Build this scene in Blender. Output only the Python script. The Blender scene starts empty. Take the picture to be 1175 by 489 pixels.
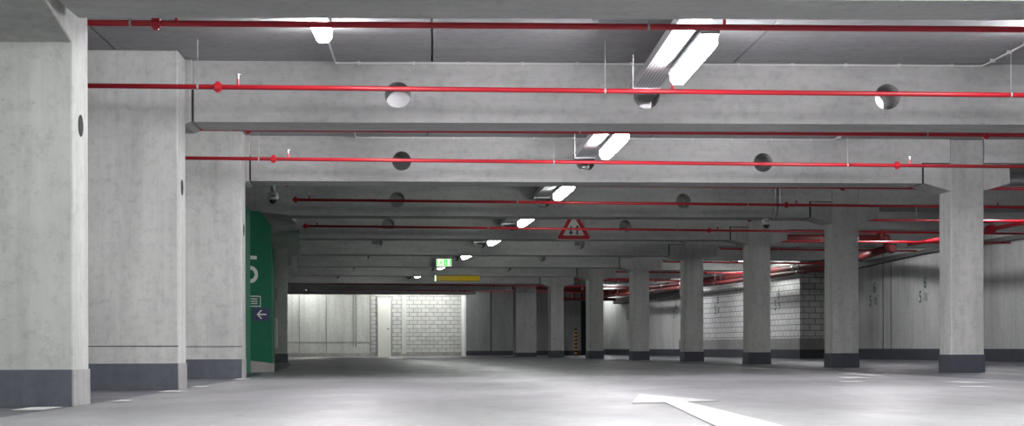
import bpy, bmesh, math, random
from mathutils import Vector, Matrix
random.seed(7)
sc = bpy.context.scene
col = sc.collection
# ------------------------------------------------------------------ camera, world, exposure
EYE = 0.321
cam_d = bpy.data.cameras.new('camera'); cam = bpy.data.objects.new('camera', cam_d); col.objects.link(cam)
cam_d.sensor_width = 36; cam_d.lens = 2018.4/1175*36; cam_d.shift_y = (398.86-244.5)/1175
cam_d.clip_start = 0.05; cam_d.clip_end = 300
cam.matrix_world = Matrix.Translation((0, 0, EYE)) @ Matrix.Rotation(math.pi/2, 4, 'X') @ Matrix.Rotation(-0.00269, 4, 'Z')
sc.camera = cam
w = bpy.data.worlds.new('world'); sc.world = w; w.use_nodes = True
w.node_tree.nodes['Background'].inputs[0].default_value = (0.5, 0.55, 0.6, 1)
w.node_tree.nodes['Background'].inputs[1].default_value = 0.02
vs = sc.view_settings; vs.view_transform = 'Standard'; vs.look = 'None'; vs.gamma = 1; vs.use_curve_mapping = False
vs.exposure = 1.6
LAMP = {'dim': 13.5, 'mid': 30.0, 'bright': 42.0, 'far': 18.0, 'bay': 21.0, 'deep': 22.0}      # tube output by zone; bay and deep belong to added lights
# ------------------------------------------------------------------ the curved plan of the garage
T0, KP = -0.00656, 0.00376          # heading at the camera and curvature (radius 266 m)
S1, SP = 14.24, 5.05                # first beam seen in full, bay spacing
BOT, NOTCH, CEIL = 2.14, 2.36, 2.633
CU, CW, CD = 5.486, 0.379, 0.42     # column left edge, width, depth
def ax(s):
    return ((math.cos(T0+KP*s)-math.cos(T0))/KP, (math.sin(T0+KP*s)-math.sin(T0))/KP, T0+KP*s)
def P(s, u, z=0.0):
    x, y, t = ax(s); return Vector((x+u*math.cos(t), y+u*math.sin(t), z))
def sk(k): return S1+(k-1)*SP
def fz(u): return 0.028*min(1, max(0, (u+2.4)/7.9))
# ------------------------------------------------------------------ materials
def new_mat(name):
    m = bpy.data.materials.new(name); m.use_nodes = True
    return m, m.node_tree, m.node_tree.nodes['Principled BSDF']
def N(nt, t, **kw):
    n = nt.nodes.new(t)
    for k, v in kw.items(): setattr(n, k, v)
    return n
def coords(nt, scale=(1, 1, 1)):
    tc = N(nt, 'ShaderNodeTexCoord'); oi = N(nt, 'ShaderNodeObjectInfo'); mp = N(nt, 'ShaderNodeMapping')
    mul = N(nt, 'ShaderNodeMath', operation='MULTIPLY'); mul.inputs[1].default_value = 37.0
    nt.links.new(oi.outputs['Random'], mul.inputs[0]); nt.links.new(tc.outputs['Object'], mp.inputs['Vector'])
    nt.links.new(mul.outputs[0], mp.inputs['Location']); mp.inputs['Scale'].default_value = scale
    return mp.outputs['Vector']
def noise(nt, vec, sc_, det=4, rough=.6):
    n = N(nt, 'ShaderNodeTexNoise'); n.inputs['Scale'].default_value = sc_; n.inputs['Detail'].default_value = det
    n.inputs['Roughness'].default_value = rough; nt.links.new(vec, n.inputs['Vector']); return n.outputs['Fac']
def ramp(nt, fac, stops):
    r = N(nt, 'ShaderNodeValToRGB'); e = r.color_ramp.elements
    e[0].position, e[0].color = stops[0][0], (*stops[0][1], 1); e[1].position, e[1].color = stops[-1][0], (*stops[-1][1], 1)
    for p, c in stops[1:-1]:
        x = e.new(p); x.color = (*c, 1)
    nt.links.new(fac, r.inputs['Fac']); return r.outputs['Color']
def mix(nt, mode, a, b, fac=1.0):
    m = N(nt, 'ShaderNodeMix', data_type='RGBA', blend_type=mode)
    if isinstance(fac, float): m.inputs['Factor'].default_value = fac
    else: nt.links.new(fac, m.inputs['Factor'])
    for v, i in ((a, 6), (b, 7)):
        if isinstance(v, tuple): m.inputs[i].default_value = (*v, 1)
        else: nt.links.new(v, m.inputs[i])
    return m.outputs[2]
def concrete(name, c, stain=.75, streak=(1.2, 1.2, .35), rough=.85, bump=.15):
    m, nt, b = new_mat(name)
    v = coords(nt, streak); v2 = coords(nt)
    big = ramp(nt, noise(nt, v, 1.6, 5, .62), [(.3, (stain,)*3), (.62, (1, 1, 1)), (.8, (1.06, 1.06, 1.05))])
    sp = ramp(nt, noise(nt, v2, 14, 6, .7), [(.28, (.72,)*3), (.5, (1, 1, 1)), (.75, (1.07,)*3)])
    vo = N(nt, 'ShaderNodeTexVoronoi'); vo.inputs['Scale'].default_value = 7; nt.links.new(v2, vo.inputs['Vector'])
    pit = ramp(nt, vo.outputs['Distance'], [(.0, (.45,)*3), (.035, (.6,)*3), (.06, (1, 1, 1))])
    v3 = coords(nt, (9*streak[0]/1.2, 9, .45) if streak[2] < 1 else (.7, 3, 9))
    st = ramp(nt, noise(nt, v3, 1.0, 5, .65), [(.3, (.86,)*3), (.55, (1, 1, 1)), (.8, (1.04,)*3)])
    cc = mix(nt, 'MULTIPLY', mix(nt, 'MULTIPLY', mix(nt, 'MULTIPLY', mix(nt, 'MULTIPLY', c, big), sp, .8), pit, .5), st)
    nt.links.new(cc, b.inputs['Base Color']); b.inputs['Roughness'].default_value = rough
    bp = N(nt, 'ShaderNodeBump'); bp.inputs['Strength'].default_value = bump; bp.inputs['Distance'].default_value = .01
    nt.links.new(noise(nt, v2, 30, 5, .7), bp.inputs['Height']); nt.links.new(bp.outputs[0], b.inputs['Normal'])
    return m
def plain(name, c, rough=.5, metal=0, var=.12, sc_=6):
    m, nt, b = new_mat(name)
    n = ramp(nt, noise(nt, coords(nt), sc_, 4), [(.3, (1-var,)*3), (.7, (1, 1, 1))])
    nt.links.new(mix(nt, 'MULTIPLY', c, n), b.inputs['Base Color'])
    b.inputs['Roughness'].default_value = rough; b.inputs['Metallic'].default_value = metal
    return m
def emit(name, c, s):
    m, nt, b = new_mat(name); b.inputs['Base Color'].default_value = (*c, 1)
    b.inputs['Emission Color'].default_value = (*c, 1); b.inputs['Emission Strength'].default_value = s; return m
M = {}
M['pier'] = concrete('pier_concrete', (.50, .51, .49), .72)
M['column'] = concrete('column_concrete', (.46, .465, .45), .7)
M['beam'] = concrete('beam_concrete', (.47, .475, .465), .72, (.5, 1, 1.4))
M['soffit'] = concrete('soffit_concrete', (.34, .343, .35), .85, (.6, .6, 1))
M['wall'] = concrete('wall_concrete', (.52, .525, .52), .75)
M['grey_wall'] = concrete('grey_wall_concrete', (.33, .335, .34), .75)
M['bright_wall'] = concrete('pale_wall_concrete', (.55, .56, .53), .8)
M['plinth'] = concrete('plinth_paint', (.085, .092, .115), .8, rough=.55)
M['plinth_far'] = concrete('column_base_paint', (.045, .05, .066), .8, rough=.6)
M['plinth_side'] = concrete('plinth_side_grey', (.33, .325, .325), .7)
M['kerb'] = concrete('kerb_concrete', (.36, .35, .33), .7)
M['joint'] = plain('joint_dark', (.03, .03, .03), .8)
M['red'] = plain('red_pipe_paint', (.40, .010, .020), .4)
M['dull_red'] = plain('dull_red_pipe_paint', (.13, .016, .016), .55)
M['zinc'] = plain('galvanised_steel', (.55, .56, .58), .38, .85)
M['white'] = plain('white_plastic', (.62, .62, .62), .4)
M['grey'] = plain('grey_housing', (.32, .32, .33), .45)
M['shadow_grey'] = plain('painted_shadow_grey', (.10, .10, .10), .6)  # shade colour of the shadow strips on the right wall
M['dark'] = plain('dark_plastic', (.02, .02, .02), .25)
M['black'] = plain('black_opening', (.008, .008, .008), .9)
M['green'] = plain('green_wall_paint', (.0, .12, .06), .8)
M['green_light'] = plain('green_edge_paint', (.0, .17, .09), .7)
M['navy'] = plain('navy_sign', (.008, .012, .085), .4)
M['sign_white'] = plain('sign_white', (.62, .64, .62), .4, var=.05)
M['sign_red'] = plain('sign_red', (.38, .01, .02), .4, var=.05)
M['mark'] = plain('road_marking_paint', (.56, .56, .56), .55, var=.15, sc_=20)
M['number'] = plain('stall_number_paint', (.01, .09, .06), .7)
M['yellow'] = plain('yellow_panel', (.62, .42, .0), .4)
M['yellow_paint'] = plain('yellow_hazard_paint', (.65, .33, .02), .5)
M['steel_door'] = plain('pale_door_paint', (.62, .63, .58), .45, var=.04)
TINT = {'dim': (.97, 1, .955), 'mid': (1, .965, 1), 'bright': (.985, 1, .975), 'far': (.99, 1, .96), 'bay': (1, .98, 1), 'deep': (1, .98, 1)}
for k_, v_ in LAMP.items(): M['lamp_'+k_] = emit('lamp_diffuser_'+k_, TINT[k_], v_)
M['exit_green'] = emit('exit_sign_green', (.01, .55, .06), .5)
M['exit_white'] = emit('exit_sign_white', (.7, 1, .6), .42)
def block_mat(name, c, mort=(.22, .22, .22)):
    m, nt, b = new_mat(name)
    tc = N(nt, 'ShaderNodeTexCoord'); br = N(nt, 'ShaderNodeTexBrick'); nt.links.new(tc.outputs['UV'], br.inputs['Vector'])
    br.inputs['Scale'].default_value = 1; br.inputs['Brick Width'].default_value = .30; br.inputs['Row Height'].default_value = .145
    br.inputs['Mortar Size'].default_value = .011; br.inputs['Mortar Smooth'].default_value = .2
    br.inputs['Color1'].default_value = (*c, 1); br.inputs['Color2'].default_value = (*[x*.86 for x in c], 1); br.inputs['Mortar'].default_value = (*mort, 1)
    br.inputs['Bias'].default_value = -.3
    n = ramp(nt, noise(nt, coords(nt), 5, 5), [(.3, (.82,)*3), (.7, (1, 1, 1))])
    nt.links.new(mix(nt, 'MULTIPLY', br.outputs['Color'], n), b.inputs['Base Color'])
    bp = N(nt, 'ShaderNodeBump'); bp.inputs['Strength'].default_value = .5; bp.inputs['Distance'].default_value = .01; bp.invert = True
    nt.links.new(br.outputs['Fac'], bp.inputs['Height']); nt.links.new(bp.outputs[0], b.inputs['Normal'])
    b.inputs['Roughness'].default_value = .8; return m
M['block'] = block_mat('sand_lime_blocks', (.70, .70, .70), (.26, .26, .26))
M['block_white'] = block_mat('pale_blocks', (.55, .555, .53))
def floor_mat(name, c, c2, rough):
    m, nt, b = new_mat(name)
    tc = N(nt, 'ShaderNodeTexCoord'); mp = N(nt, 'ShaderNodeMapping'); nt.links.new(tc.outputs['Object'], mp.inputs['Vector'])
    mp.inputs['Scale'].default_value = (1, .35, 1); v = mp.outputs['Vector']
    big = ramp(nt, noise(nt, v, 1.1, 6, .6), [(.3, c2), (.6, c)])
    sp = ramp(nt, noise(nt, v, 40, 4, .7), [(.3, (.82,)*3), (.6, (1, 1, 1))])
    spots = ramp(nt, noise(nt, v, 6, 2, .5), [(.24, (.6,)*3), (.31, (1, 1, 1))])
    nt.links.new(mix(nt, 'MULTIPLY', mix(nt, 'MULTIPLY', big, sp), spots), b.inputs['Base Color'])
    rr = ramp(nt, noise(nt, v, 2.0, 4), [(.3, (rough-.08,)*3), (.7, (rough+.1,)*3)])
    nt.links.new(rr, b.inputs['Roughness'])
    bp = N(nt, 'ShaderNodeBump'); bp.inputs['Strength'].default_value = .12; bp.inputs['Distance'].default_value = .004
    nt.links.new(noise(nt, v, 60, 4), bp.inputs['Height']); nt.links.new(bp.outputs[0], b.inputs['Normal'])
    return m
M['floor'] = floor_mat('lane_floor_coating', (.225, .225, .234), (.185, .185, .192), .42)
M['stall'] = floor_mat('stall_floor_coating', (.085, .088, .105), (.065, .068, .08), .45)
def tray_mat():
    m, nt, b = new_mat('perforated_tray_steel')
    tc = N(nt, 'ShaderNodeTexCoord'); br = N(nt, 'ShaderNodeTexBrick'); mp = N(nt, 'ShaderNodeMapping')
    nt.links.new(tc.outputs['Object'], mp.inputs['Vector']); mp.inputs['Rotation'].default_value = (0, 0, math.pi/2)
    nt.links.new(mp.outputs['Vector'], br.inputs['Vector']); br.inputs['Scale'].default_value = 1
    br.inputs['Brick Width'].default_value = .05; br.inputs['Row Height'].default_value = .025; br.inputs['Mortar Size'].default_value = .009
    br.inputs['Color1'].default_value = br.inputs['Color2'].default_value = (.04, .04, .04, 1); br.inputs['Mortar'].default_value = (.5, .51, .53, 1)
    nt.links.new(br.outputs['Color'], b.inputs['Base Color']); b.inputs['Metallic'].default_value = .7; b.inputs['Roughness'].default_value = .4
    return m
M['tray'] = tray_mat()
# ------------------------------------------------------------------ mesh helpers
class MB:
    def __init__(s): s.bm = bmesh.new()
    def box(s, x0, x1, y0, y1, z0, z1):
        v = [s.bm.verts.new((x, y, z)) for x in (x0, x1) for y in (y0, y1) for z in (z0, z1)]
        for f in ((0, 1, 3, 2), (4, 6, 7, 5), (0, 4, 5, 1), (2, 3, 7, 6), (0, 2, 6, 4), (1, 5, 7, 3)): s.bm.faces.new([v[i] for i in f])
        return s
    def poly_prism(s, pts, off):                      # planar 3D polygon extruded by vector
        a = [s.bm.verts.new(p) for p in pts]; b = [s.bm.verts.new(Vector(p)+Vector(off)) for p in pts]; n = len(a)
        s.bm.faces.new(a[::-1]); s.bm.faces.new(b)
        for i in range(n): s.bm.faces.new((a[i], a[(i+1) % n], b[(i+1) % n], b[i]))
        return s
    def hexa(s, q0, q1):                              # two quads joined
        a = [s.bm.verts.new(p) for p in q0]; b = [s.bm.verts.new(p) for p in q1]
        s.bm.faces.new(a[::-1]); s.bm.faces.new(b)
        for i in range(4): s.bm.faces.new((a[i], a[(i+1) % 4], b[(i+1) % 4], b[i]))
        return s
    def tube(s, pts, r, seg=12, cap=True):
        pts = [Vector(p) for p in pts]; rings = []
        for i, p in enumerate(pts):
            d = (pts[min(i+1, len(pts)-1)]-pts[max(i-1, 0)]).normalized()
            up = Vector((0, 0, 1)) if abs(d.z) < .9 else Vector((1, 0, 0))
            a = d.cross(up).normalized(); b = a.cross(d); rr = r[i] if isinstance(r, (list, tuple)) else r
            rings.append([s.bm.verts.new(p+rr*(a*math.cos(2*math.pi*j/seg)+b*math.sin(2*math.pi*j/seg))) for j in range(seg)])
        for A, B in zip(rings, rings[1:]):
            for j in range(seg): s.bm.faces.new((A[j], A[(j+1) % seg], B[(j+1) % seg], B[j]))
        if cap: s.bm.faces.new(rings[0][::-1]); s.bm.faces.new(rings[-1])
        return s
    def build(s, name, mat, parent=None, bevel=0, smooth=False):
        bmesh.ops.recalc_face_normals(s.bm, faces=s.bm.faces)
        me = bpy.data.meshes.new(name); s.bm.to_mesh(me); s.bm.free(); me.materials.append(mat)
        if smooth:
            for p in me.polygons: p.use_smooth = len(p.vertices) == 4
        o = bpy.data.objects.new(name, me); col.objects.link(o); o.parent = parent
        if bevel:
            b = o.modifiers.new('bevel', 'BEVEL'); b.width = bevel; b.segments = 2; b.limit_method = 'ANGLE'; b.angle_limit = math.radians(50)
        return o
def tag(o, label=None, cat=None, group=None, kind=None):
    for k, v in (('label', label), ('category', cat), ('group', group), ('kind', kind)):
        if v: o[k] = v
    return o
def empty(name, s, u=0.0, z=0.0):
    o = bpy.data.objects.new(name, None); col.objects.link(o); o.empty_display_size = .2
    o.location = P(s, u, z); o.rotation_euler = (0, 0, ax(s)[2]); return o
def place(o, s, u=0.0, z=0.0):
    o.location = P(s, u, z); o.rotation_euler = (0, 0, ax(s)[2]); return o
def copy_tree(o, parent=None):
    c = o.copy(); col.objects.link(c)
    if parent: c.parent = parent
    for ch in [x for x in col.objects if x.parent == o]: copy_tree(ch, c)
    return c
def struct(o, label=None):
    o['kind'] = 'structure'
    if label: o['label'] = label
    return o
def text_mesh(txt, size, ext=.001):
    cu = bpy.data.curves.new('t', 'FONT'); cu.body = txt; cu.size = size; cu.extrude = ext; cu.align_x = 'CENTER'; cu.align_y = 'CENTER'
    o = bpy.data.objects.new('t', cu); col.objects.link(o)
    me = bpy.data.meshes.new_from_object(o.evaluated_get(bpy.context.evaluated_depsgraph_get()))
    bpy.data.objects.remove(o); return me
# ------------------------------------------------------------------ the shell
US = [-9, -6, -4, -2.31, -1, .5, 2, 3.5, 4.6, 5.5, 8, 13.5]
bm = bmesh.new(); ss = [-16+1.5*i for i in range(58)]
g = [[bm.verts.new(P(s, u, fz(u))) for u in US] for s in ss]
for i in range(len(ss)-1):
    for j in range(len(US)-1):
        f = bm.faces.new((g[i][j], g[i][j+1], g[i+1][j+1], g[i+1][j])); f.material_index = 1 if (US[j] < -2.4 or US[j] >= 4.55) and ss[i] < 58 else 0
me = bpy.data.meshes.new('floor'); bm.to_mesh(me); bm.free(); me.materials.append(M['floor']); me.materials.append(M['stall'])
fl = bpy.data.objects.new('floor', me); col.objects.link(fl); struct(fl, 'grey coated concrete floor of the parking garage')
# ceiling: long precast strips with open joints
mb = MB(); J = [-9.0, -5.25, -2.8, -.35, 2.1, 4.55, 7.0, 9.45, 13.5]
for a, b in zip(J, J[1:]):
    for s in [-17.1+2.525*i for i in range(35)]:
        q = lambda z: [P(s, a+.008, z), P(s, b-.008, z), P(s+2.525, b-.008, z), P(s+2.525, a+.008, z)]
        mb.hexa(q(CEIL), q(CEIL+.05))
bmesh.ops.remove_doubles(mb.bm, verts=mb.bm.verts, dist=1e-4)
mb2 = mb
for s in [-17.1+2.525*i for i in range(35)]:
    q = lambda z: [P(s, -9, z), P(s, 13.5, z), P(s+2.525, 13.5, z), P(s+2.525, -9, z)]
    mb2.hexa(q(CEIL+.05), q(CEIL+.2))
struct(mb2.build('ceiling', M['soffit']), 'flat grey concrete ceiling slabs with straight joints')
def curved_wall(name, s0, s1, u0, u1, mat, z0=0.0, z1=CEIL, step=2.5, uv=False, parent=None, bevel=0):
    n = max(1, round((s1-s0)/step)); mb = MB(); L = mb.bm.loops.layers.uv.new('UVMap')
    r = [[mb.bm.verts.new(P(s0+(s1-s0)*i/n, u, z)) for u, z in ((u0, z0), (u1, z0), (u1, z1), (u0, z1))] for i in range(n+1)]
    def face(vs_, uvs):
        f = mb.bm.faces.new(vs_)
        for l, t in zip(f.loops, uvs): l[L].uv = t
    dd = (s1-s0)/n
    for i in range(n):
        A, B = r[i], r[i+1]; a, b = s0+dd*i, s0+dd*(i+1)
        face((A[0], A[3], B[3], B[0]), ((a, z0), (a, z1), (b, z1), (b, z0)))
        face((A[1], B[1], B[2], A[2]), ((a, z0), (b, z0), (b, z1), (a, z1)))
        face((A[3], A[2], B[2], B[3]), ((a, 0), (a, 1), (b, 1), (b, 0))); face((A[0], B[0], B[1], A[1]), ((a, 0), (a, 1), (b, 1), (b, 0)))
    A, B = r[0], r[-1]
    face((A[0], A[1], A[2], A[3]), ((u0, z0), (u1, z0), (u1, z1), (u0, z1))); face((B[3], B[2], B[1], B[0]), ((u0, z1), (u1, z1), (u1, z0), (u0, z0)))
    return mb.build(name, mat, parent, bevel)
RW = 11.1
struct(curved_wall('wall_right', -16, 66, RW, RW+.3, M['wall']), 'plain concrete wall behind the right row of columns')
struct(curved_wall('wall_right', 42.0, 52.8, 10.26, RW, M['block'], step=2.45), 'whitish block wall standing forward of the right concrete wall')
struct(curved_wall('baseboard_right', -16, 41.95, RW-.012, RW, M['plinth_far'], 0, .27), 'dark blue-grey painted base of the right wall')
struct(curved_wall('baseboard_right', 52.85, 65.9, RW-.012, RW, M['plinth_far'], 0, .25))
struct(curved_wall('baseboard_right', 41.988, 52.812, 10.248, RW, M['plinth_far'], 0, .25, 2.45), 'dark painted base of the block wall')
struct(curved_wall('trim_1', 41.98, 52.82, 10.24, RW, M['plinth_side'], .25, .53, 2.45), 'smooth grey rendered band along the foot of the block wall')
for i, s in enumerate((22.4, 26.0, 30.6, 31.1, 38.1, 38.6)):
    struct(curved_wall('trim_%d' % (i+2), s, s+.03, RW-.006, RW, M['joint'], .27, CEIL))
struct(curved_wall('wall_left', -16, 22.8, -8.8, -8.5, M['wall']), 'concrete wall far left behind the piers')
struct(curved_wall('wall_front', -16.3, -16, -9, 13.5, M['wall']), 'concrete wall behind the camera')
# far walls
UB = (2.035, -.53, .437, 1.406, 3.175, 2.54)
struct(curved_wall('wall_back', 62.3, 62.6, 5.35, 9.95, M['grey_wall']), 'plain grey concrete wall at the far end')
struct(curved_wall('baseboard_back', 62.285, 62.3, 5.35, 9.95, M['plinth_far'], 0, .2))
struct(curved_wall('trim_9', 62.29, 62.3, 6.25, 6.28, M['joint'], .2, CEIL))
WB = 63.2
struct(curved_wall('wall_back', WB, WB+.3, -9, UB[0], M['bright_wall']), 'pale brightly lit concrete wall at the far end')
struct(curved_wall('wall_back', WB, WB+.3, UB[0], 5.75, M['block_white']), 'pale brightly lit block wall at the far end')
struct(curved_wall('wall_back', 62.61, WB-.01, 5.36, 5.66, M['wall']))
struct(curved_wall('baseboard_back', WB-.02, WB, -9, 5.35, M['kerb'], 0, .14))
for i, (u, w_) in enumerate(((UB[1], .04), (UB[2], .03), (UB[3], .03), (UB[3]+.1, .03), (UB[0]-.02, .05))):
    struct(curved_wall('trim_%d' % (i+10), WB-.015, WB, u, u+w_, M['plinth_side'] if i != 1 else M['kerb'], .14 if i not in (2, 3) else .35, CEIL))
struct(curved_wall('trim_15', WB-.04, WB, UB[4], UB[4]+.16, M['bright_wall'], .1, CEIL), 'narrow concrete pilaster in the far block wall')
struct(curved_wall('trim_16', WB-.015, WB, -9, UB[0], M['kerb'], .52, .54))
struct(curved_wall('wall_left', 57, 63.2, -6, -5.7, M['bright_wall']))
struct(curved_wall('wall_left', 38.9, 57, -2.9, -2.6, M['wall']))
struct(curved_wall('door_1', 62.26, 62.3, 9.62, 9.95, M['black'], 0, 2.3), 'black open doorway beside the striped post')
dr = empty('door_2', WB, UB[5]); struct(dr, 'narrow pale steel door in the far block wall')
lf = MB().box(-.235, .235, -.05, -.001, 0, 2.12).build('door_leaf', M['steel_door'], dr, .004)
MB().box(-.275, -.235, -.06, -.001, 0, 2.16).box(.235, .275, -.06, -.001, 0, 2.16).box(-.235, .235, -.06, -.001, 2.12, 2.16).build('door_frame', M['kerb'], dr)
MB().tube([(.17, -.05, 1.0), (.17, -.09, 1.0), (.08, -.09, 1.0)], .012, 8).build('door_handle', M['dark'], lf)
# ------------------------------------------------------------------ beams
HU = (-.63, 1.39, 3.37); HR = .106; BT = .54
ordn = ['nearest', 'second', 'third', 'fourth', 'fifth', 'sixth', 'seventh', 'eighth', 'ninth', 'tenth', 'eleventh', 'twelfth']
def beam_mesh(u0, u1, uup, holes=HU):
    mb = MB(); bm = mb.bm; h = (CEIL-BOT)/2; zc = BOT+h
    def ring(cx, y, circ):
        out = []
        for j in range(24):
            a = 2*math.pi*(j+.0)/24+math.pi/4; c, s_ = math.cos(a), math.sin(a)
            if circ: out.append((cx+HR*c, y, 2.365+HR*s_))
            else:
                k = h/max(abs(c), abs(s_)); out.append((cx+k*c, y, zc+k*s_))
        return out
    for y, fl_ in ((0, 0), (BT, 1)):
        for cx in holes:
            A = [bm.verts.new(p) for p in ring(cx, y, 0)]; B = [bm.verts.new(p) for p in ring(cx, y, 1)]
            for j in range(24): bm.faces.new((A[j], A[(j+1) % 24], B[(j+1) % 24], B[j]))
    for cx in holes:
        A = [bm.verts.new(p) for p in ring(cx, 0, 1)]; B = [bm.verts.new(p) for p in ring(cx, BT, 1)]
        for j in range(24): bm.faces.new((A[j], A[(j+1) % 24], B[(j+1) % 24], B[j]))
        for z in (BOT, CEIL):
            n = [p for p in ring(cx, 0, 0) if abs(p[2]-z) < 1e-6]; xs = sorted(p[0] for p in n)
            for a, b in zip(xs, xs[1:]): bm.faces.new([bm.verts.new(q) for q in ((a, 0, z), (b, 0, z), (b, BT, z), (a, BT, z))])
    ed = [u0]+[e for cx in holes for e in (cx-h, cx+h)]+[u1]
    for a, b in zip(ed[::2], ed[1::2]):
        for y in (0, BT): bm.faces.new([bm.verts.new(q) for q in ((a, y, BOT), (b, y, BOT), (b, y, CEIL), (a, y, CEIL))])
        for z in (BOT, CEIL): bm.faces.new([bm.verts.new(q) for q in ((a, 0, z), (b, 0, z), (b, BT, z), (a, BT, z))])
    for x in (u0, u1): bm.faces.new([bm.verts.new(q) for q in ((x, 0, BOT), (x, BT, BOT), (x, BT, CEIL), (x, 0, CEIL))])
    bmesh.ops.remove_doubles(bm, verts=bm.verts, dist=1e-4)
    if uup: mb.box(u1, uup, 0, BT, NOTCH+.01, CEIL)
    return mb
b0 = beam_mesh(-2.265, CU-.325, CU-.004).build('ceiling_beam', M['beam'])
b3 = beam_mesh(-2.1, CU-.325, CU-.004).build('ceiling_beam', M['beam'])
blabel = ['deep concrete beam crossing the very top edge of the photo',
 'concrete beam with three round holes, the nearest one seen in full',
 'concrete beam with three round holes resting on the nearest right column',
 'dim concrete beam just in front of the triangular two-way sign beam',
 'dim concrete beam carrying the triangular two-way traffic sign',
 'dim concrete beam directly behind the triangular sign beam',
 'dim concrete beam above and just behind the green exit sign',
 'dim concrete beam just above the yellow panel, its left end past the grey pier',
 'dim distant concrete beam behind the yellow panel',
 'dim distant concrete beam, last but one before the bright far wall',
 'farthest concrete beam, edging the top of the bright far wall']
for k in range(0, 11):
    o = b0 if k == 0 else (copy_tree(b0) if k < 3 else (b3 if k == 3 else copy_tree(b3)))
    place(o, sk(k)); tag(o, blabel[k], 'beam', 'ceiling beams with round holes across the lane')
rb0 = MB().box(CU+CW+.004, RW-.01, 0, BT-.06, NOTCH+.01, CEIL).build('side_beam', M['beam'])
rb3 = MB().box(CU+CW+.004, RW-.01, 0, BT-.06, NOTCH-.035, CEIL).build('side_beam', M['beam'])
for k in range(0, 9):
    o = rb0 if k == 0 else (copy_tree(rb0) if k < 3 else (rb3 if k == 3 else copy_tree(rb3)))
    place(o, sk(k)); tag(o, 'shallow concrete beam over the right-hand parking bays, meeting the %s right column from the front' % ordn[k], 'beam', 'shallow beams over the right parking bays')
# ------------------------------------------------------------------ right columns
def column():
    root = empty('concrete_column', sk(0), CU, fz(CU))
    f = fz(CU); T = CEIL-f
    MB().box(0, CW, 0, CD, .03, T-.002).build('shaft', M['column'], root, .012)
    MB().box(-.008, CW+.008, -.008, CD+.008, 0, .2).build('plinth', M['plinth_far'], root, .004)
    nb = NOTCH-f; ob = BOT-f
    for sx, n in ((0, 'head'), (1, 'head')):
        X = (lambda x: -x) if sx == 0 else (lambda x: CW+x)
        pts = [(X(-.02), .004, nb), (X(.30), .004, nb), (X(.30), .004, ob), (X(0), .004, ob-.085), (X(-.02), .004, ob-.085)]
        MB().poly_prism(pts, (0, CD+.1, 0)).build('corbel', M['column'], root, .008)
    MB().box(-.315, -.303, .004, CD+.1, ob, nb+.01).build('bearing_joint', M['joint'], root)
    return root
c0 = column(); cl = {0: 'square concrete column out of frame on the near right', 1: 'square concrete column just outside the right edge of the photo',
 2: 'largest square concrete column with blue-grey base, rightmost in the photo', 3: 'second square concrete column from the right, beside the dome camera',
 4: 'third square concrete column from the right, left of the block wall corner', 5: 'fourth square concrete column from the right, in front of the long block wall',
 6: 'fifth square concrete column from the right, with dark base', 7: 'sixth square concrete column from the right, just right of the striped post',
 8: 'smallest square concrete column, just left of the striped post'}
for k in range(0, 9):
    o = c0 if k == 0 else copy_tree(c0)
    place(o, sk(k), CU, fz(CU)); tag(o, cl[k], 'column', 'square columns along the right of the lane')
wp = empty('wall_pier', sk(9), CU-.02, fz(CU)); tag(wp, 'wider concrete pier without brackets standing left of the smallest column', 'pier')
MB().box(0, .66, 0, .42, .0, CEIL-fz(CU)-.002).build('shaft', M['column'], wp, .01)
MB().box(-.006, .666, -.006, .42, 0, .13).build('plinth', M['plinth_far'], wp)
# ------------------------------------------------------------------ left piers
def hole_side(mb): return mb
def pier(s, label, behind=True, wdt=.70, notch_front=False):
    U = -2.32; root = empty('concrete_pier', s, U, 0.0); tag(root, label, 'pier', 'wide concrete piers along the left of the lane')
    sh = MB().box(-wdt, 0, 0, .42, .0, CEIL-.002).build('shaft', M['pier'], root, .012)
    MB().box(-wdt-.006, -.004, -.006, .4, 0, .205).build('plinth', M['plinth'], root, .003)
    MB().box(-.02, .007, -.002, .426, 0, .205).build('side_plinth', M['plinth_side'], root, .003)
    # round opening in the side face
    MB().tube([(.0015, .21, 1.585), (.004, .21, 1.585)], .062, 20).build('side_hole', M['black'], root)
    if behind: MB().box(-wdt, .0, -.0025, 0, .335, .342).build('casting_joint', M['joint'], root)
    if behind:
        pts = [(-.35, .43, CEIL-.003), (.052, .43, CEIL-.003), (.052, .43, BOT+.27), (.036, .43, BOT+.27), (.036, .43, BOT-.01), (-.01, .43, BOT-.03), (-.35, .43, BOT-.03)]
        MB().poly_prism(pts, (0, .62, 0)).build('bracket', M['pier'], root, .01)
        MB().box(.0405, .052, .512, .53, BOT, BOT+.26).build('bearing_joint', M['joint'], root)
    return root
pier(9.83, 'nearest and largest pale concrete pier at the left edge of the photo', False, .95)
pr = [o for o in col.objects if o.name == 'concrete_pier'][0]
# its forward bracket that carries the nearest beam
MB().poly_prism([(-.95, .01, 2.02), (-.95, -.62, 2.135), (-.95, -.62, CEIL-.003), (-.95, .01, CEIL-.003)], (.95, 0, 0)).build('bracket', M['pier'], pr, .01)
pier(13.72, 'second concrete pier from the left, beside the end of the nearest full beam')
pier(13.72+SP, 'third concrete pier from the left, just in front of the green wall')
pd = empty('concrete_pier', 38.9, -2.34, 0); tag(pd, 'narrow dim concrete pier beyond the green wall with a small switch box', 'pier', 'wide concrete piers along the left of the lane')
MB().box(-.5, 0, 0, .42, 0, CEIL-.002).build('shaft', M['pier'], pd, .01)
MB().box(-.506, .006, -.006, .426, 0, .2).build('plinth', M['plinth'], pd)
MB().box(-.30, -.22, -.05, 0, 1.38, 1.62).build('switch_box', M['grey'], pd, .005)
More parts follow.
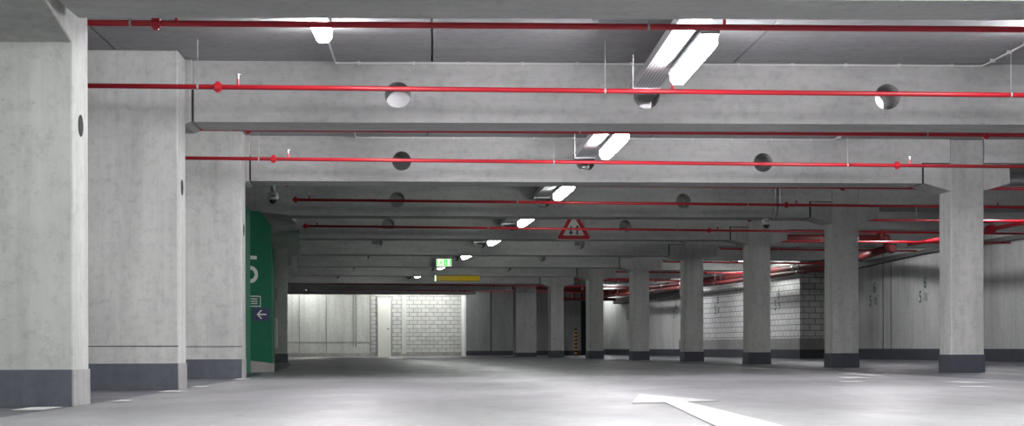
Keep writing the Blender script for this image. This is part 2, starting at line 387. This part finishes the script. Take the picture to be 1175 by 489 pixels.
# ------------------------------------------------------------------ green stair core, left
gw = empty('green_wall_panel', 23.3, -2.45, 0); gw.location = (-3.40, 23.2, 0); gw.rotation_euler = (0, 0, math.radians(40))
tag(gw, 'green painted wall with a white 5, level symbol and arrow sign', 'wall')
MB().poly_prism([(-.12, 0, .0), (.27, 0, .0), (.27, 0, 1.95), (.1, 0, 2.13), (-.12, 0, 2.13)], (0, .10, 0)).build('panel', M['green'], gw)
MB().poly_prism([(-.11, -.05, 0), (.30, -.02, 0), (.30, -.02, .115), (-.11, -.05, .16)], (0, .04, 0)).build('kerb', M['kerb'], gw)
t5 = bpy.data.objects.new('numeral', text_mesh('5', .52)); col.objects.link(t5); t5.parent = gw; t5.data.materials.append(M['sign_white'])
t5.rotation_euler = (math.pi/2, 0, 0); t5.location = (-.04, -.003, 1.34); t5['label'] = 'white painted 5'
mb = MB()
for a in ((-.09, .10, 1.0, 1.012), (-.09, .10, .868, .88), (.09, .10, .868, 1.012), (-.09, -.08, .868, 1.012), (-.05, .05, .965, .977), (-.05, .05, .935, .947), (-.05, .05, .905, .917)):
    mb.box(a[0], a[1], -.004, -.001, a[2], a[3])
mb.build('level_symbol', M['sign_white'], gw)
asg = MB().box(-.02, .235, -.008, -.001, .685, .852).build('arrow_sign', M['navy'], gw)
MB().box(.05, .18, -.012, -.009, .758, .776).poly_prism([(.035, -.012, .767), (.095, -.012, .825), (.118, -.012, .825), (.062, -.012, .767), (.118, -.012, .709), (.095, -.012, .709)], (0, .003, 0)).build('arrow', M['sign_white'], asg)
ge = curved_wall('green_return', 19.85, 22.85, -2.68, -2.54, M['green_light'], 0, 2.1); tag(ge, 'light green painted strip between the third pier and the green wall', 'wall')
gd = curved_wall('green_passage_wall', 28.6, 38.85, -3.2, -2.62, M['green'], 0, CEIL); tag(gd, 'dark green recessed wall between the lit frame and the grey pier', 'wall')
gf = empty('door_frame_post', 26.4, -2.62, 0); tag(gf, 'pale steel frame post at the right edge of the green wall', 'frame')
MB().box(-.25, 0, 0, .9, 0, 1.9).build('post', M['grey'], gf, .004)
MB().box(0, .03, 0, .06, 0, 1.9).build('stop', M['zinc'], gf, .003)
wb = MB().box(0, .05, -.9, .9, .32, .92).build('wall_box', M['white'], None, .004); place(wb, 36.2, -2.62); tag(wb, 'small pale box low on the dark green recessed wall', 'box')
def console(s0, s1, zs, ztop, label):
    a, b = -2.9, -2.1
    q0 = [P(s0, a, zs[0]), P(s0, b, zs[1]), P(s0, b, ztop), P(s0, a, ztop)]
    q1 = [P(s1, a, zs[2]), P(s1, b, zs[3]), P(s1, b, ztop), P(s1, a, ztop)]
    return tag(MB().hexa(q0, q1).build('edge_beam', M['beam'], None, .006), label, 'beam', 'edge beams above the green stair core')
console(sk(3)-.12, 27.4, (2.22, 2.135, 2.18, 2.23), CEIL-.003, 'concrete edge beam above the green wall, by the hanging dome camera')
console(sk(4)-.2, 34.2, (2.16, 2.27, 2.19, 2.26), CEIL-.003, 'second concrete edge beam, behind and below the one over the green wall')
# ------------------------------------------------------------------ luminaires
def luminaire():
    root = empty('strip_light', 0); L = 1.66; wd, h = .058, .110
    prof = [(-wd, h*.75), (-wd, h*.3), (-wd*.6, 0), (wd*.6, 0), (wd, h*.3), (wd, h*.75)]
    mb = MB(); bm = mb.bm; rings = []
    for y, k in ((0, .45), (.03, .85), (.07, 1), (L-.07, 1), (L-.03, .85), (L, .45)):
        rings.append([bm.verts.new((x*k, y, h*.75-(h*.75-z)*k)) for x, z in prof])
    for A, B in zip(rings, rings[1:]):
        for j in range(5): bm.faces.new((A[j], A[j+1], B[j+1], B[j]))
        bm.faces.new((A[5], A[0], B[0], B[5]))
    bm.faces.new(rings[0]); bm.faces.new(rings[-1])
    mb.build('diffuser', M['lamp_dim'], root, smooth=False)
    MB().box(-wd-.006, wd+.006, -.012, L+.012, h*.753, h).build('housing', M['grey'], root, .008)
    for y in (.28, L-.28): MB().box(-.03, .03, y-.02, y+.02, h+.001, h+.0135).build('bracket', M['zinc'], root, .002)
    return root
lum = luminaire(); lums = {'dim': lum}
for k_ in ('mid', 'bright', 'far', 'bay', 'deep'):
    c = copy_tree(lum); lums[k_] = c
    for ch in list(col.objects):
        if ch.parent == c and ch.name.startswith('diffuser'): ch.data = ch.data.copy(); ch.data.materials[0] = M['lamp_'+k_]
used = set()
def lamp(s, u, z, label, group='strip lights along the lane', level='dim'):
    o = copy_tree(lums[level]) if level in used else lums[level]
    used.add(level); place(o, s, u, z); tag(o, label, 'light', group); return o
ll = {1: 'largest strip light, glowing below the perforated cable tray between the two nearest beams', 2: 'second largest strip light below the cable tray, in the bay behind the largest',
 3: 'third strip light of the receding middle row', 4: 'fourth strip light of the receding middle row, left of the triangular sign', 5: 'fifth strip light of the row, between the fourth one and the exit sign',
 6: 'small strip light to the right of the green exit sign', 7: 'small strip light partly behind the green exit sign', 8: 'tiny strip light left of the yellow panel', 9: 'strip light behind the far beams', 10: 'farthest strip light of the middle row'}
for k in range(-3, 9):
    lamp(sk(k)-3.05, 1.435, 2.235, ll.get(k, 'strip light of the middle row above the camera'), level='bright' if k < 1 else ('mid' if k < 3 else 'dim'))
for k in (-3, -2, -1, 0, 1, 2):
    lamp(sk(k)-3.2, -1.13, CEIL-.125, 'short-looking strip light on the ceiling, left of centre at the photo top' if k == 1 else 'ceiling strip light over the left of the lane', 'ceiling strip lights at the lane sides', 'bright' if k < 1 else 'mid')
    lamp(sk(k)-3.2, 4.1, CEIL-.125, 'ceiling strip light over the right of the lane', 'ceiling strip lights at the lane sides', 'bright' if k < 1 else 'mid')
for k in (1, 2, 3, 4, 5, 6, 7, 8, 9):  # extra lights over the right bays, added to brighten the right wall
    lamp(42.3 if k == 6 else sk(k)+.6, 9.3 if k == 6 else 8.6, CEIL-.125, 'added strip light over the right parking bays, just behind the %s side beam' % ordn[k], 'added strip lights over the right parking bays', 'deep' if k > 6 else ('dim' if k == 6 else 'bay'))
lamp(62.8, 10.5, CEIL-.125, 'strip light over the farthest right parking bay', 'added strip lights over the right parking bays', 'dim')  # added to lift the dark far end of the right wall
lamp(14.95, -3.25, 2.36, 'strip light glimpsed in the gap between the two nearest piers')
o = lamp(61.3, 2.75, CEIL-.125, 'strip light glowing above the pale door in the far wall', 'strip lights at the far wall', 'far'); 
o = lamp(61.3, -.3, CEIL-.125, 'added unseen strip light above the pale far concrete wall', 'strip lights at the far wall', 'far')  # extra unseen tube, added to brighten the pale wall
o = lamp(61.3, 4.4, CEIL-.125, 'strip light glowing at the top of the far block wall', 'strip lights at the far wall', 'far')
# ------------------------------------------------------------------ cable tray
for k in range(0, 10):
    root = empty('cable_tray', sk(k)-SP+BT, 1.31, 2.372)
    L = SP-BT-.01
    MB().box(-.1, .1, 0.01, L, 0, .006).build('tray_floor', M['tray'], root)
    if k > 0: MB().box(-.015, .165, -BT-.02, .008, 0, .005).build('tray_neck', M['tray'], root)
    if k > 0: MB().tube([(.04, -BT, .02), (.04, 0, .02)], .014, 8).tube([(.08, -BT, .022), (.08, 0, .022)], .016, 8).tube([(.12, -BT, .02), (.12, 0, .02)], .013, 8).build('cable_bundle', M['dark'], root)
    MB().box(-.104, -.1, 0.01, L, 0, .06).box(.1, .104, 0.01, L, 0, .06).build('tray_sides', M['zinc'], root)
    for y in (.6, L-.35):
        MB().box(-.11, .11, y-.015, y+.015, -.012, -.001).build('support_rail', M['zinc'], root)
        MB().tube([(-.107, y, -.01), (-.107, y, CEIL-2.366)], .005, 6).build('threaded_rod', M['zinc'], root)
        MB().tube([(.107, y, -.01), (.107, y, CEIL-2.366)], .005, 6).build('threaded_rod', M['zinc'], root)
    MB().tube([(-.04, 0.01, .02), (-.035, L*.5, .02), (-.045, L, .02)], .011, 8).tube([(.03, 0.01, .018), (.02, L*.5, .018), (.03, L, .018)], .009, 8).build('cables', M['dark'], root)
    tag(root, {0: 'perforated steel cable tray in the bay above the camera', 1: 'perforated steel cable tray beside the largest strip light', 2: 'perforated steel cable tray beside the second strip light',
        3: 'cable tray stretch beside the third strip light'}.get(k, 'cable tray stretch running into the %s beam with holes' % ordn[k]), 'cable tray', 'cable trays along the strip lights')
# ------------------------------------------------------------------ sprinkler pipes across
def sprinkler_pipe(ua, ub, z, slope, heads, r=.0185, hang=(-2.1, .95, 4.05, 7.1), coup=(-1.95, 4.58)):
    root = empty('sprinkler_pipe', 0); zz = lambda u: z-slope*(u+2.4)
    MB().tube([(ua, 0, zz(ua)), (ub, 0, zz(ub))], r, 14).build('pipe', M['red'], root, smooth=True)
    for u in coup:
        if ua < u < ub:
            MB().tube([(u-.028, 0, zz(u)), (u-.022, 0, zz(u)), (u+.022, 0, zz(u)), (u+.028, 0, zz(u))], [r*1.3, r*1.75, r*1.75, r*1.3], 12).box(u-.014, u+.014, -.012, .012, zz(u)-r*2.2, zz(u)+r*2.2).build('coupling', M['red'], root)
    for u in hang:
        if ua < u < ub:
            MB().tube([(u, 0, zz(u)+r), (u, 0, CEIL-.003)], .0025, 6).tube([(u-.007, 0, zz(u)), (u+.007, 0, zz(u))], r*1.15, 12).build('hanger', M['grey'], root)
    for u in heads:
        if ua < u < ub:
            h = MB().tube([(u, 0, zz(u)), (u, 0, zz(u)+.065)], .010, 8).build('riser', M['red'], root)
            MB().tube([(u, 0, zz(u)+.065), (u, 0, zz(u)+.09)], [.010, .007], 8).tube([(u, 0, zz(u)+.092), (u, 0, zz(u)+.096)], .022, 10).build('sprinkler_head', M['zinc'], h)
    return root
pa = sprinkler_pipe(-7.5, 9.9, 2.275, .0065, (-1.8, 1.46, 4.72, 7.5))
pb = sprinkler_pipe(-2.02, 9.9, 2.275, .0065, (-1.8, 1.46, 4.72, 7.5), coup=(-1.98, 4.58))
pe = sprinkler_pipe(5.95, 9.9, 2.275, .0065, (7.5,), hang=(7.1,), coup=(8.3,))
pc = sprinkler_pipe(-7.5, 10.6, 2.232, .004, (-1.83, 1.4, 4.6, 7.5))
pd_ = sprinkler_pipe(-2.02, 10.6, 2.232, .004, (-1.83, 1.4, 4.6, 7.5))
n3 = ['', 'bright red pipe across the nearest full beam', 'bright red pipe in front of the beam on the nearest right column', 'red pipe just ahead of the third beam, passing the dome camera', 'red pipe crossing in front of the triangular sign',
      'thin red pipe over the right bays, left of the second column', 'thin red pipe over the right bays, left of the third column', 'thin red pipe over the right bays, left of the fourth column', 'farthest thin red pipe over the right bays', 'distant red pipe ending by the wide pier, upper', 'farthest thin red pipe before the bright wall']
for k in range(1, 11):
    if k == 1: o = pa
    elif k == 2: o = copy_tree(pa)
    elif k == 3: o = pb
    elif k in (5, 6, 7, 8): o = pe if k == 5 else copy_tree(pe)
    else: o = copy_tree(pb)
    place(o, sk(k)-1.02); tag(o, n3[k], 'pipe', 'red sprinkler pipes across the lane')
for k in range(0, 5):
    if k == 0: o = pc
    elif k == 1: o = copy_tree(pc)
    elif k == 2: o = pd_
    else: o = copy_tree(pd_)
    place(o, sk(k)+1.2); tag(o, {0: 'thick-looking dark red pipe along the very top of the photo', 1: 'dark red pipe just peeking below the nearest full beam',
      2: 'dark red pipe hidden behind the second beam, seen right of the nearest column'}.get(k, 'dark red pipe behind the %s side beam over the right bays' % ordn[k]), 'pipe', 'red sprinkler pipes behind the beams')
# ------------------------------------------------------------------ heavy pipes on the right
def path(s0, s1, u, z0, z1, n=12): return [P(s0+(s1-s0)*i/n, u, z0+(z1-z0)*i/n) for i in range(n+1)]
def heavy(s0, s1, u, z0, z1, r, label, cps, mat='dull_red', lead=()):
    root = bpy.data.objects.new('main_pipe', None); col.objects.link(root); tag(root, label, 'pipe', 'heavy red mains by the right wall')
    MB().tube([P(*p) for p in lead]+path(s0, s1, u, z0, z1), r, 16).build('pipe', M[mat], root, smooth=True)
    for s in cps:
        z = z0+(z1-z0)*(s-s0)/(s1-s0)
        MB().tube([P(s-.06, u, z), P(s-.05, u, z), P(s+.05, u, z), P(s+.06, u, z)], [r*1.05, r*1.25, r*1.25, r*1.05], 16).build('coupling', M[mat], root)
        MB().tube([P(s+.5, u, z+r), P(s+.5, u, CEIL-.004)], .008, 6).tube([P(s+.47, u, z), P(s+.53, u, z)], r*1.08, 14).build('hanger', M['zinc'], root)
    return root
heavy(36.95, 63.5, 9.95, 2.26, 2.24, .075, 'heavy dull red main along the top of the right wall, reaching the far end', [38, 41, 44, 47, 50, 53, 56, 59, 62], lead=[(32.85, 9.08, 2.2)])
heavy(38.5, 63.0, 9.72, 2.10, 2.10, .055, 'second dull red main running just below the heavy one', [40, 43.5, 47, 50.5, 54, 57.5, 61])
heavy(20, 32.35, 9.35, 2.31, 2.25, .036, 'bright red pipe along the right wall between the two nearest columns', [24, 29.6], 'red')
def cross(s, ua, ub, z, r, label, clamps, mat):
    root = empty('main_pipe', s, 0, 0); tag(root, label, 'pipe', 'heavy red crossing mains')
    MB().tube([(ua, 0, z), (ub, 0, z)], r, 18).build('pipe', M[mat], root, smooth=True)
    for u in clamps:
        MB().tube([(u-.03, 0, z), (u+.03, 0, z)], r*1.07, 18).tube([(u, 0, z+r), (u, 0, CEIL-.004)], .01, 6).build('clamp', M['zinc'], root)
    return root
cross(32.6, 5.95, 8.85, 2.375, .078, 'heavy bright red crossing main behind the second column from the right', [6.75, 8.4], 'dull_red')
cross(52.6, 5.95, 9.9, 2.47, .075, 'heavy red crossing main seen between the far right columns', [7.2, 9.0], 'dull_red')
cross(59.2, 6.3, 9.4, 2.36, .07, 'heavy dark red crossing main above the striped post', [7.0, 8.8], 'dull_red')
# valve cluster
vc = empty('valve_cluster', 32.6, 9.02, 2.27); tag(vc, 'dark red pipe fittings where the mains meet right of the second column', 'pipe fitting')
MB().tube([(-.1, 0, .14), (-.04, 0, .12), (0, 0, .0), (0, -.05, -.06)], .09, 14).build('elbow', M['dull_red'], vc, smooth=True)
MB().tube([(-.18, 0, .16), (-.12, 0, .16)], .115, 16).build('flange', M['dull_red'], vc)
MB().tube([(0, -.32, -.09), (0, -.24, -.09), (0, -.1, -.08)], [.06, .095, .095], 16).build('reducer', M['dull_red'], vc, smooth=True)
MB().tube([(.09, -.1, -.06), (.12, -.1, -.06)], .07, 14).tube([(.0, -.1, -.06), (.12, -.1, -.06)], .012, 8).build('hand_wheel', M['dark'], vc)
fv = empty('valve_cluster', 59.9, 9.2, 2.1); tag(fv, 'tangle of dark red fittings at the far end of the mains above the striped post', 'pipe fitting')
for i in range(5):
    x = -.9+.38*i
    MB().tube([(x, 0, .22), (x, 0, -.02), (x+.1, -.05, -.12)], .045, 10).build('branch', M['dull_red'], fv, smooth=True)
    MB().tube([(x-.03, 0, .05), (x+.03, 0, .05)], .075, 12).build('flange', M['dull_red'], fv)
MB().tube([(-1.0, 0, -.1), (1.0, 0, -.1)], .06, 12).tube([(-1.0, 0, .2), (1.0, 0, .2)], .05, 12).build('header', M['dull_red'], fv, smooth=True)
cr = empty('wall_pipe_coupling', 28.4, 9.35, 2.27); tag(cr, 'red flanged valve on the wall pipe at the right edge of the photo', 'pipe fitting')
MB().tube([(0, -.18, .0), (0, -.1, .0), (0, .1, 0), (0, .18, 0)], [.045, .075, .075, .045], 14).build('body', M['red'], cr, smooth=True)
MB().tube([(0, 0, .05), (0, 0, .12)], .014, 8).tube([(-.25, 0, .12), (.05, 0, .12)], .018, 8).build('lever', M['dark'], cr)
# ventilation duct right of the nearest column
du = empty('ventilation_duct', 21.4, 0, 2.40); tag(du, 'silver round ventilation duct at the right edge, behind the nearest column', 'duct')
MB().tube([(6.5, 0, 0), (9.2, 0, 0)], .085, 20).build('duct', M['zinc'], du, smooth=True)
for u in (7.6, 8.9): MB().tube([(u-.012, 0, 0), (u+.012, 0, 0)], .092, 20).tube([(u, 0, .09), (u, 0, CEIL-2.40)], .006, 6).build('strap', M['zinc'], du)
# dark strips standing in for the pipes' shadow on the right wall
def shadow_band(s0, s1, dep, f, label):
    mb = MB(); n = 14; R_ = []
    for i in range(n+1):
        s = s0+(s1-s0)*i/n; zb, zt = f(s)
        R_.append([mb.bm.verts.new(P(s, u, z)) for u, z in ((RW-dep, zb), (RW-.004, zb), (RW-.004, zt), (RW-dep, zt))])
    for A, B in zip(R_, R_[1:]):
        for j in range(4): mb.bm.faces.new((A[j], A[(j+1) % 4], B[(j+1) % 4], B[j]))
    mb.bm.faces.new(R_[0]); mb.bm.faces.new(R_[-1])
    return tag(mb.build('wall_shadow_band', M['shadow_grey']), label, 'shadow band')
shadow_band(20, 41.9, .14, lambda s: (2.29-max(0, s-36)*.03, 2.37-max(0, s-36)*.017), 'painted dark shadow band along the right wall below the red pipes')
shadow_band(53, 62.2, .3, lambda s: (2.08-(s-53)*.02, 2.2-(s-53)*.012), 'painted dark shadow band along the far stretch of the right wall')
# ------------------------------------------------------------------ white conduits along the beam tops
def conduit(k, label):
    root = empty('cable_conduit', sk(k), 0, 0); tag(root, label, 'conduit', 'white cable conduits at the ceiling')
    z = CEIL-.016
    MB().tube([(-1.13, -1.5, z), (-1.13, -.04, z), (-1.1, -.02, z), (4.12, -.02, z), (4.15, -.04, z), (4.15, -1.5, z)], .0085, 8).build('tube', M['white'], root)
    for i in range(12): MB().box(-.95+.44*i, -.93+.44*i, -.032, -.001, z-.012, z+.015).build('clip', M['white'], root)
    for i in range(3): MB().box(4.13, 4.17, -.3-.4*i, -.28-.4*i, z-.012, z+.015).build('clip', M['white'], root)
conduit(1, 'white cable conduit along the top of the nearest full beam')
conduit(2, 'white cable conduit along the top of the second beam')
# ------------------------------------------------------------------ dome cameras
def dome(s, u, z, top, label):
    root = empty('dome_camera', s, u, z); tag(root, label, 'camera', 'hanging dome cameras')
    MB().tube([(0, 0, .085), (0, 0, top-z)], .03, 16).build('drop_pole', M['zinc'], root, smooth=True)
    bd = MB().tube([(0, 0, 0), (0, 0, .02), (0, 0, .085), (0, 0, .1)], [.06, .068, .068, .04], 20).build('body', M['white'], root, smooth=True)
    MB().tube([(0, 0, .0), (0, 0, -.025), (0, 0, -.042), (0, 0, -.05)], [.045, .04, .026, .008], 16).build('dome', M['dark'], bd, smooth=True)
    MB().box(-.035, .035, -.072, -.06, .03, .06).build('lens_panel', M['grey'], bd)
dome(22.0, -2.2, 2.16, CEIL, 'white dome camera on a pole hanging in front of the green wall')
dome(sk(3)+.15, 4.58, 2.045, BOT, 'white dome camera under the beam left of the second column from the right')
bc = empty('beam_conduit', sk(3), 4.7, 0); tag(bc, 'grey conduits bending down the beam above the right dome camera', 'conduit')
MB().tube([(-.03, -.02, CEIL), (-.03, -.02, 2.2), (-.06, -.02, 2.13), (-.09, .08, 2.12)], .012, 8).build('tube', M['zinc'], bc)
MB().tube([(.03, -.02, CEIL), (.03, -.02, 2.24), (.0, -.02, 2.15), (-.06, .1, 2.12)], .012, 8).build('tube', M['zinc'], bc)
MB().box(-.06, .06, -.034, -.002, 2.42, 2.445).build('clamp', M['zinc'], bc)
# ------------------------------------------------------------------ signs
ts = empty('traffic_sign', sk(4)-.06, 0, 0); ts.location = P(sk(4)-.06, 2.48, 2.135); tag(ts, 'red-bordered white triangular sign with two opposing black arrows on a beam', 'sign')
def rtri(c, R, r, y0, y1, inner=None):
    pts = []
    for i in range(3):
        a = math.pi/2+i*2*math.pi/3
        for j in (-1, 0, 1):
            b = a+j*math.pi/3; pts.append((c[0]+(R-r)*math.cos(a)+r*math.cos(b), y0, c[1]+(R-r)*math.sin(a)+r*math.sin(b)))
    return pts
c_ = (0, .172)
MB().poly_prism(rtri(c_, .335, .03, 0, 0), (0, .012, 0)).build('rim', M['sign_white'], ts)
MB().poly_prism(rtri(c_, .318, .028, -.004, 0), (0, .004, 0)).build('border', M['sign_red'], ts)
MB().poly_prism(rtri(c_, .205, .012, -.008, 0), (0, .004, 0)).build('face', M['sign_white'], ts)
MB().box(-.062, -.038, -.012, -.008, .12, .225).poly_prism([(-.10, -.012, .135), (-.05, -.012, .078), (0.0, -.012, .135), (-.05, -.012, .115)], (0, .004, 0)).build('arrow', M['dark'], ts)
MB().box(.046, .068, -.012, -.008, .08, .19).poly_prism([(.02, -.012, .185), (.057, -.012, .24), (.094, -.012, .185), (.057, -.012, .2)], (0, .004, 0)).build('arrow', M['dark'], ts)
es = empty('exit_sign', sk(6)-.12, 0, 0); xx = P(38.9, 0); es.location = P(39.15, 1.12, 2.13); tag(es, 'green and white lit emergency exit sign with running figure and down arrow', 'sign')
MB().box(-.175, .175, 0, .07, 0, .175).build('housing', M['white'], es, .004)
MB().box(-.165, .165, -.004, -.001, .01, .165).build('face', M['exit_white'], es)
MB().box(.0, .075, -.009, -.005, .02, .155).box(-.16, -.14, -.009, -.005, .02, .155).box(.13, .16, -.009, -.005, .02, .155).build('green_field', M['exit_green'], es)
MB().poly_prism([(.02, -.013, .07), (.0375, -.013, .04), (.055, -.013, .07)], (0, .004, 0)).box(.032, .043, -.013, -.009, .07, .13).build('arrow', M['exit_white'], es)
MB().tube([(-.065, -.01, .128), (-.05, -.01, .128)], .012, 8).tube([(-.06, -.01, .115), (-.07, -.01, .08), (-.10, -.01, .06), (-.105, -.01, .03)], .009, 6).tube([(-.07, -.01, .08), (-.045, -.01, .055), (-.055, -.01, .025)], .009, 6).tube([(-.09, -.01, .09), (-.065, -.01, .105), (-.035, -.01, .09)], .007, 6).build('running_figure', M['exit_green'], es)
MB().tube([(-.1, .03, .175), (-.1, .03, CEIL-2.13)], .006, 6).tube([(.1, .03, .175), (.1, .03, CEIL-2.13)], .006, 6).build('rods', M['zinc'], es)
ys = empty('yellow_panel', sk(7)-.35, 0, 0); ys.location = P(44.2, 2.05, 2.0); tag(ys, 'long yellow hanging panel below a far beam', 'sign')
MB().box(-.56, .56, 0, .05, 0, .14).build('panel', M['yellow'], ys, .004)
MB().box(-.59, -.562, -.002, .052, -.004, .144).build('end_cap', M['exit_white'], ys)
MB().box(-.56, .56, -.012, -.001, .134, .146).box(-.56, .56, -.012, -.001, -.006, .004).build('rail', M['dark'], ys)
MB().tube([(-.4, .025, .14), (-.4, .025, CEIL-2.0)], .006, 6).tube([(.4, .025, .14), (.4, .025, CEIL-2.0)], .006, 6).build('rods', M['zinc'], ys)
# striped post
sp = empty('striped_post', 60.6, 8.95, .028); tag(sp, 'yellow and black striped warning post by the dark doorway at the far end', 'post')
MB().tube([(0, 0, 0), (0, 0, .95)], .045, 12).build('post', M['dark'], sp, smooth=True)
for i in range(7): MB().tube([(0, 0, .05+.13*i), (0, 0, .115+.13*i)], .049, 12).build('stripe', M['yellow_paint'], sp, smooth=True)
# ------------------------------------------------------------------ stall numbers on the right wall
def number(s, u, z, top, a, b, label):
    root = bpy.data.objects.new('stall_number', None); col.objects.link(root)
    root.location = P(s, u-.008, z); root.rotation_euler = (0, 0, ax(s)[2]-math.pi/2)
    for t, n, sz, x, zz in ((top, 'upper_numeral', .36, .12, .14), (a, 'lower_numeral', .36, -.17, -.16), (b, 'small_numeral', .26, .16, -.17)):
        o = bpy.data.objects.new(n, text_mesh(t, sz)); col.objects.link(o); o.parent = root; o.rotation_euler = (math.pi/2, 0, 0); o.location = (x, 0, zz); o.data.materials.append(M['number'])
    tag(root, label, 'wall number', 'painted green stall numbers')
number(36.2, RW, 1.53, '6', '5', '11', 'green stall number on the right wall, nearest, just left of the largest column')
number(39.25, RW, 1.53, '6', '5', '10', 'green stall number on the right wall, right of the second column')
number(43.75, 10.26, 1.53, '6', '5', '9', 'green stall number on the block wall near its corner')
number(49.05, 10.26, 1.53, '6', '5', '8', 'green stall number on the block wall near its far end')
number(55.95, RW, 1.54, '6', '5', '7', 'green stall number on the plain wall left of the fourth column')
number(61.2, RW, 1.56, '6', '5', '6', 'farthest green stall number, left of the fifth column')
# ------------------------------------------------------------------ floor markings
def flat(name, pts, label, group, z=.003, mat='mark', cat='floor marking'):
    mb = MB(); q = []
    for x, y in pts:
        u = x+ (0.00188*y*y-.00656*y); q.append((x, y, fz(u)+z))
    cx, cy, cz = q[0]
    o = MB().poly_prism([(a-cx, b-cy, c-cz) for a, b, c in q], (0, 0, .002)).build(name, M[mat]); o.location = (cx, cy, cz)
    return tag(o, label, cat, group)
flat('floor_arrow', [(1.02, 5.2), (.80, 5.2), (.79, 7.0), (.845, 9.72), (.655, 9.62), (.83, 11.5), (1.17, 9.95), (.975, 9.8), (1.04, 7.0)], 'large white arrow painted on the floor at the bottom of the photo', None)
def tick(s, u, w_, d, label, group):
    root = [P(s, u-w_/2), P(s, u+w_/2), P(s+d, u+w_/2), P(s+d, u-w_/2)]
    flat('stall_mark', [(p.x, p.y) for p in root], label, group)
for s, u, w_, d, lb in ((9.2, -2.42, .16, .45, 'white floor mark in front of the nearest pier'), (10.6, -2.22, .08, .3, 'small white floor mark just right of the nearest pier'),
    (12.9, -2.28, .15, .5, 'white floor mark in front of the second pier'), (14.5, -2.28, .1, .4, 'small white floor mark just right of the second pier'),
    (18.0, -2.28, .13, .6, 'white floor mark in front of the third pier'), (21.6, -2.3, .1, .7, 'white floor mark by the green wall')):
    tick(s, u, w_, d, lb, 'white stall marks on the left')
for s, u, w_, d, lb in ((17.6, 4.18, .17, 1.3, 'white floor mark below the second column from the right'), (16.3, 3.66, .2, .5, 'thin white floor mark left of the second column from the right'),
    (13.9, 4.0, .2, .7, 'white floor mark below the largest column'), (12.6, 3.62, .2, .3, 'thin white floor mark nearest the camera on the right'),
    (14.6, 3.2, .2, .3, 'faint white floor mark between the two nearest right columns'), (22.7, 4.2, .2, 1.2, 'white floor mark below the third column from the right'),
    (27.8, 4.2, .2, 1.6, 'white floor mark below the fourth column from the right'), (43, 2.2, .5, 2.5, 'faint white mark far along the lane')):
    tick(s, u, w_, d, lb, 'white stall marks on the right')
